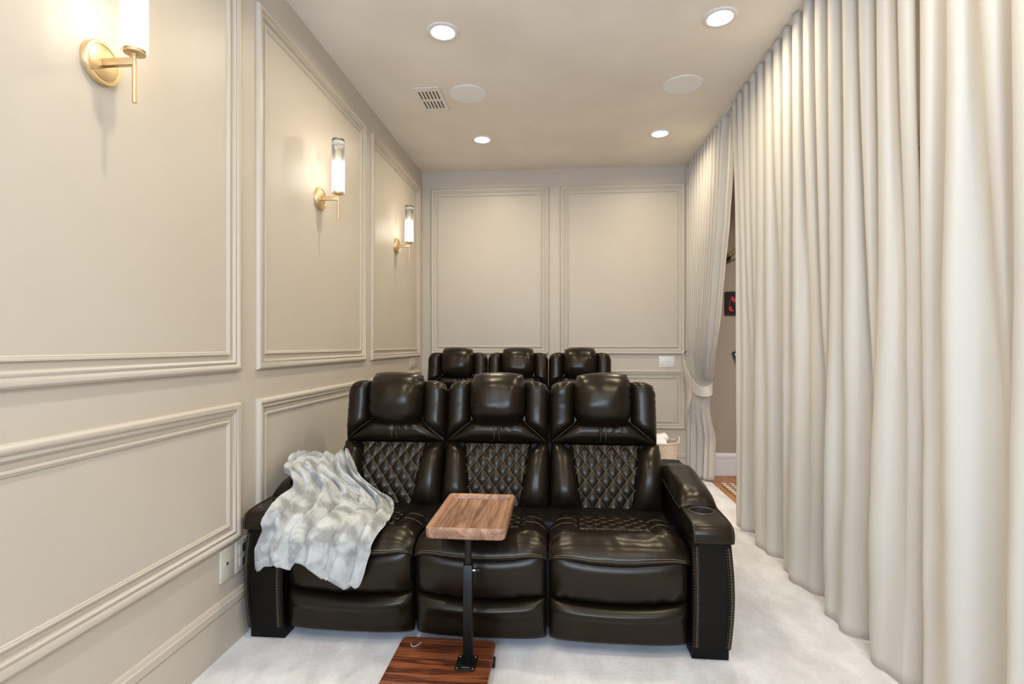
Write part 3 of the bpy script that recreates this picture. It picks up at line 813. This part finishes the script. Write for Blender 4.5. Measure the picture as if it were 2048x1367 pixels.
slab('tray_bracket', px_ - .05, px_ + .05, py_ - .03, py_ + .12, .508, .514, .004, M['blackmetal'], tt, .001)
# tray with raised rim
TX0, TX1, TY0, TY1 = -.462 - ox, -.180 - ox, 1.800 - oy, 2.235 - oy
bm = bmesh.new(); rings = []
for ins, z in ((.006, .514), (.0, .520), (0, .551), (.003, .554), (.010, .554), (.020, .548), (.024, .537), (.024, .534)):
    rings.append([(a, b_, z) for a, b_ in rrect(TX0 + ins, TX1 - ins, TY0 + ins, TY1 - ins, max(.020 - ins * .55, .005))])
loft(bm, rings, True, False)
tr_ = bmo('tray', bm, M['walnut'], tt, autosmooth=50)
cuts = [.0, .17, .30, .52, .74, 1.0]
for a, b_ in zip(cuts[:-1], cuts[1:]):
    wi = TX1 - TX0 - .047; xa = TX0 + .0235 + a * wi; xb = TX0 + .0235 + b_ * wi
    bm = bmesh.new(); box(bm, (-(xb - xa) / 2 + .0002, -(TY1 - TY0) / 2 + .0236, 0), ((xb - xa) / 2 - .0002, (TY1 - TY0) / 2 - .0236, .021))
    o = bmo('stave', bm, M['walnut'], tr_); o.location = ((xa + xb) / 2, (TY0 + TY1) / 2, .5145)
bm = bmesh.new(); tube(bm, cat([(-.553, 1.952, .0612), (-.548, 1.935, .0612), (-.538, 1.930, .0612), (-.527, 1.938, .0612), (-.520, 1.952, .0612), (-.517, 1.960, .0612)]), .0011, 5)
tag(bmo('thread', bm, M['towel'], smooth=True), 'short white thread lying on the reddish base board', 'thread')

# ------------------------------------------------------------ basket with towels
bk = empty('wicker_basket', (.87, 4.60, 0), 'woven wicker basket of towels by the back wall, right of the rear sofa', 'basket')
def bask(u, v):
    a = u * 2 * pi; z = v * .365; r = .118 + .032 * v ** .8
    r += .003 * sin(a * 28 + (pi if int(v * 30) % 2 else 0)) * sin(pi * ((v * 30) % 1)) + .002 * sin(pi * ((v * 30) % 1))
    return (r * cos(a), r * sin(a), z + .002)
grid('basket_body', bask, 224, 120, M['basket'], bk)
def baski(u, v):
    a = u * 2 * pi; r = .112 + .03 * v ** .8; return (r * cos(a), r * sin(a), v * .365 + .006)
grid('basket_lining', baski, 48, 4, M['basket'], bk)
bm = bmesh.new(); lathe(bm, [(.119, 0), (.119, .008)], (0, 0, 0), 'z', 40); bmo('basket_bottom', bm, M['basket'], bk)
bm = bmesh.new()
for ph in (0, pi):
    tube(bm, [(.150 * cos(a) + .004 * cos(a) , .150 * sin(a), .367 + .004 * sin(a * 24 + ph)) for a in [2 * pi * k / 120 for k in range(120)]], .0055, 6, True)
bmo('basket_rim', bm, M['basket'], bk, smooth=True)
for sg in (-1, 1):
    bm = bmesh.new()
    for ph in (0, pi):
        tube(bm, [(sg * (.150 + .014 * sin(t * pi)) + .003 * cos(t * 30 + ph), -.055 + .11 * t + .003 * sin(t * 30 + ph), .360 + .045 * sin(pi * t)) for t in [k / 30 for k in range(31)]], .0045, 6)
    bmo('basket_handle', bm, M['basket'], bk, smooth=True)
def towel(name, cx_, cy_, cz_, sx_, sy_, sz_, rot, label):
    def P(u, v, side):
        x_ = u * sx_; y_ = v * sy_
        n = prof(u, 6, 3) * prof(v, 3, 2)
        w_ = .004 * sin(u * 9 + v * 4) + .005 * nz(u * 3, v * 3, rot)
        return Matrix.Rotation(rot, 3, 'Y') @ Vector((x_, y_, (sz_ * n + w_ * n) * (1 if side > 0 else -1)))
    o = pillow(name, P, 24, 24, M['towel'], None); o.location = (cx_, cy_, cz_)
    return tag(o, label, 'towel', 'white towels in the basket')
towel('towel', .835, 4.56, .355, .085, .085, .045, .12, 'front white folded towel sticking out of the wicker basket')
towel('towel', .87, 4.64, .375, .080, .045, .045, -.25, 'back white folded towel rising above the basket rim')

# ------------------------------------------------------------ hall things
e = empty('framed_print', (1.64, YB, 1.572), 'black rounded wall print with red flag shapes, seen through the curtain gap', 'print')
bm = bmesh.new(); loft(bm, [[(a, y_, b_) for a, b_ in rrect(-.116, .116, -.108, .108, .014)] for y_ in (0, -.012)]); bmo('board', bm, M['picblack'], e)
def poly(name, pts, y_, m, par):
    bm = bmesh.new(); loft(bm, [[(a, yy, b_) for a, b_ in pts] for yy in (y_, y_ - .0008)]); return bmo(name, bm, m, par)
k = .21 / 1000
def PX(l): return [((a - 162) * .000797 - .116 + .0, .108 - (b_ - 583) * .000797) for a, b_ in l]
poly('red_flag', PX([(240, 628), (290, 680), (268, 712), (232, 678)]), -.012, M['picred'], e)
poly('pole_line', PX([(240, 628), (243, 630), (210, 745), (206, 744)]), -.012, M['picred'], e)
poly('red_figure', PX([(204, 762), (216, 750), (238, 752), (226, 768), (240, 772), (250, 795), (268, 812), (240, 808), (208, 814), (226, 806), (206, 790)]), -.012, M['picred'], e)
e = empty('tilted_frame', (1.76, YB, 1.08), 'tilted thin black picture frame, only its corner showing past the curtain edge', 'picture frame')
fw = bmesh.new()
hw_, hh_ = .145, .10
for a, b_ in (((-hw_, -hh_), (-hw_ + .012, hh_)), ((hw_ - .012, -hh_), (hw_, hh_)), ((-hw_ + .012, hh_ - .012), (hw_ - .012, hh_)), ((-hw_ + .012, -hh_), (hw_ - .012, -hh_ + .012))):
    box(fw, (a[0], -.018, a[1]), (b_[0], -.001, b_[1]))
bmo('frame', fw, M['picblack'], e); boxo('sheet', (-hw_ + .012, -.008, -hh_ + .012), (hw_ - .012, -.002, hh_ - .012), M['paper'], e)
e.rotation_euler = (0, -radians(20), 0)
e = empty('stair_handrail', (1.50, YB, 1.955), 'sloping brass-coloured stair handrail on the hall wall', 'handrail')
bm = bmesh.new(); tube(bm, [(.04, -.055, .045), (1.2, -.055, .045 + .77 * 1.16)], .017, 12); bmo('rail', bm, mat('rail_bronze', (.30, .22, .10), .4), e, autosmooth=40)
bm = bmesh.new(); tube(bm, [(.062, -.001, .022), (.062, -.040, .022), (.066, -.055, .05)], .009, 10); lathe(bm, [(.022, 0), (.020, -.006)], (.062, 0, .022), 'y', 20); bmo('bracket', bm, mat('bracket_bronze', (.12, .08, .04), .4, .5, .6), e, autosmooth=40)
bm = bmesh.new(); box(bm, (0, -.012, -.004), (1.5, 0, .004)); o = bmo('trim_1', bm, mat('dark_line', (.05, .035, .02), .5), kind='structure'); o.location = (1.50, YB, 1.918); o.rotation_euler = (0, -math.atan(.51), 0)
e = empty('rug', (1.93, 3.75, .0), 'tan and brown diamond-patterned rug on the hall floor', 'rug')
m = bpy.data.materials.new('diamond_rug'); m.use_nodes = True; nt = m.node_tree; b = nt.nodes['Principled BSDF']
tc = nt.nodes.new('ShaderNodeTexCoord'); mp = nt.nodes.new('ShaderNodeMapping'); mp.inputs['Rotation'].default_value = (0, 0, pi / 4); mp.inputs['Scale'].default_value = (1, 1, 1)
ck = nt.nodes.new('ShaderNodeTexChecker'); ck.inputs['Scale'].default_value = 22; ck.inputs[1].default_value = (.66, .54, .43, 1); ck.inputs[2].default_value = (.26, .14, .08, 1)
nt.links.new(tc.outputs['Object'], mp.inputs[0]); nt.links.new(mp.outputs[0], ck.inputs[0]); nt.links.new(ck.outputs[0], b.inputs['Base Color']); b.inputs['Roughness'].default_value = .95
slab('rug_pile', -.54, .54, -1.3, .90, .0, .010, .01, m, e, .002)

# ------------------------------------------------------------ fleece blanket draped over the left arm and seat
from mathutils.bvhtree import BVHTree
def sofa_surface():
    verts = []; faces = []
    def walk(o):
        for c in o.children:
            if c.type == 'MESH' and c.name.split('.')[0] not in ('stitching', 'piping', 'foot', 'cup_holder', 'cup_ring'):
                base = len(verts)
                verts.extend([v.co.copy() for v in c.data.vertices])
                faces.extend([[base + i for i in p.vertices] for p in c.data.polygons])
            walk(c)
    walk(front_sofa)
    return BVHTree.FromPolygons(verts, faces)
# (v, left edge, right edge, fold height)
BLANKET_ROWS = [
    (0.00, (-1.235, 2.53, .585), (-1.03, 2.60, .600), .006),
    (0.08, (-1.245, 2.43, .668), (-1.03, 2.545, .645), .020),
    (0.16, (-1.250, 2.34, .650), (-1.00, 2.52, .600), .026),
    (0.24, (-1.225, 2.27, .615), (-.965, 2.515, .535), .030),
    (0.32, (-1.165, 2.235, .595), (-.90, 2.51, .480), .034),
    (0.40, (-1.130, 2.195, .570), (-.84, 2.50, .445), .034),
    (0.50, (-1.140, 2.12, .535), (-.785, 2.46, .430), .030),
    (0.60, (-1.130, 2.02, .505), (-.74, 2.36, .432), .030),
    (0.70, (-1.160, 1.995, .450), (-.705, 2.20, .440), .032),
    (0.85, (-1.190, 1.985, .375), (-.712, 2.00, .400), .034),
    (1.00, (-1.190, 1.985, .300), (-.780, 1.985, .240), .030)]
HEM = [(0, .302), (.05, .292), (.15, .332), (.25, .300), (.45, .345), (.58, .298), (.72, .258), (.9, .238), (1, .236)]
def row_at(v):
    rows = BLANKET_ROWS; i = 0
    while i < len(rows) - 2 and rows[i + 1][0] <= v: i += 1
    f = (v - rows[i][0]) / (rows[i + 1][0] - rows[i][0])
    g = lambda k: rows[max(0, min(len(rows) - 1, k))]
    def spline(col, k):
        a, b_, c_, d_ = (g(i + n)[col][k] for n in (-1, 0, 1, 2))
        return .5 * (2 * b_ + (c_ - a) * f + (2 * a - 5 * b_ + 4 * c_ - d_) * f * f + (3 * b_ - a - 3 * c_ + d_) * f ** 3)
    return (Vector([spline(1, k) for k in range(3)]), Vector([spline(2, k) for k in range(3)]), rows[i][3] * (1 - f) + rows[i + 1][3] * f)
def build_blanket():
    surface = sofa_surface(); out = Vector((-.10, -.66, .745)).normalized()
    NU, NV = 190, 200
    def base(u, v):
        left, right, amp = row_at(v); p = left.lerp(right, u)
        if v > .85:
            k = sstep(.85, 1, v)
            target = pwl(u, HEM); p.z += (target - p.z) * k
        side = (right - left).normalized(); down = (row_at(min(1, v + .02))[0].lerp(row_at(min(1, v + .02))[1], u) - row_at(max(0, v - .02))[0].lerp(row_at(max(0, v - .02))[1], u)).normalized()
        return p, side, down, amp
    # height of the sofa under every point, then softened so the cloth bridges small gaps
    lift = [[0.0] * (NU + 1) for _ in range(NV + 1)]; pts = []
    for j in range(NV + 1):
        row = []
        for i in range(NU + 1):
            p, side, down, amp = base(i / NU, j / NV)
            hit = surface.ray_cast(p + out * .5, -out, 1.2)
            lift[j][i] = max(-.045, (hit[0] - p).dot(out)) if hit[0] else -.03
            row.append((p, side, down, amp))
        pts.append(row)
    raw = [r[:] for r in lift]
    for _ in range(10):
        new = [r[:] for r in lift]
        for j in range(1, NV):
            for i in range(1, NU):
                a = (lift[j - 1][i] + lift[j + 1][i] + lift[j][i - 1] + lift[j][i + 1]) * .25
                new[j][i] = max(a, raw[j][i])
        lift = new
    verts = []; faces = []
    for j in range(NV + 1):
        v = j / NV
        for i in range(NU + 1):
            u = i / NU; p, side, down, amp = pts[j][i]
            ease = 1 - .45 * max(0, lift[j][i] < -.02)
            swirl = .55 * nz(u * 1.8 + 3, v * 1.5) + .16 * nz(u * 4, v * 3, 6)
            q = u * 5.6 + 1.9 * swirl + .5 * sin(3 * v) + .15
            k = math.floor(q); fr = q - k
            big = .75 + .9 * nz(k * 3.7 + 1.1, v * 1.8, 9)
            big = max(.22, big)
            fold = (sin(pi * fr)) ** .75 * big
            lean = (.5 - fr) * sin(pi * fr)
            q2 = u * 14 + v * 3 + 3.2 * nz(u * 4, v * 6, 12); small = abs(sin(pi * q2)) ** .7
            q3 = v * 17 + u * 8 + 4.0 * nz(u * 5, v * 5, 17); cross = abs(sin(pi * q3)) ** .8
            crook = math.exp(-((v - .46) / .12) ** 2) * sstep(.15, .5, u)
            top = sstep(.30, .16, v) * sstep(.62, .30, u)
            h = amp * 2.05 * fold * (1 - .55 * top)
            h += .011 * small * (.35 + .65 * max(0, nz(u * 3, v * 3, 21) + .35)) * (1 - .4 * top)
            h += .017 * cross * crook + .028 * abs(sin(pi * (v * 13 + u * 2.2 + nz(u * 3, v * 3, 2)))) ** .6 * top
            h += .008 * nz(u * 9, v * 9, 30) + .010 * nz(u * 4, v * 4, 33)
            bundle = .035 * math.exp(-((v - .27) / .13) ** 2) * sin(pi * min(1, max(0, u * .95 + .02)))
            h += bundle
            edge = min(1, (min(u, 1 - u) + .01) / .05) ** .5
            lf = max(0.0, lift[j][i]) + min(0.0, lift[j][i]) * .75
            pos = p + out * (lf + .009 + max(.0, h) * (.35 + .65 * edge))
            pos += side * (.034 * lean * big * edge + .006 * nz(u * 7, v * 7, 40))
            pos += down * (.010 * nz(u * 5, v * 6, 44)) * (0 if v < .03 else 1)
            if pos.x < WL + .022: pos.x = WL + .022 + .01 * sstep(0, .06, pos.x - WL + .04)
            near = surface.ray_cast(pos + out * .3, -out, .6)
            if near[0] is not None and (near[0] - pos).dot(out) > -.006:
                pos = near[0] + out * .006
            verts.append(tuple(pos))
    for j in range(NV):
        for i in range(NU):
            a = j * (NU + 1) + i; faces.append((a, a + NU + 1, a + NU + 2, a + 1))
    me = bpy.data.meshes.new('blanket'); me.from_pydata(verts, [], faces); me.update()
    o = lnk('blanket', me, M['fleece'])
    md = o.modifiers.new('relax', 'SMOOTH'); md.factor = .5; md.iterations = 2
    md = o.modifiers.new('thickness', 'SOLIDIFY'); md.thickness = .008; md.offset = 0
    md = o.modifiers.new('rounding', 'BEVEL'); md.width = .003; md.segments = 2; md.limit_method = 'ANGLE'; md.angle_limit = radians(60)
    tag(o, 'pale grey mottled fleece blanket draped over the left arm and seat of the front sofa', 'blanket')
build_blanket()
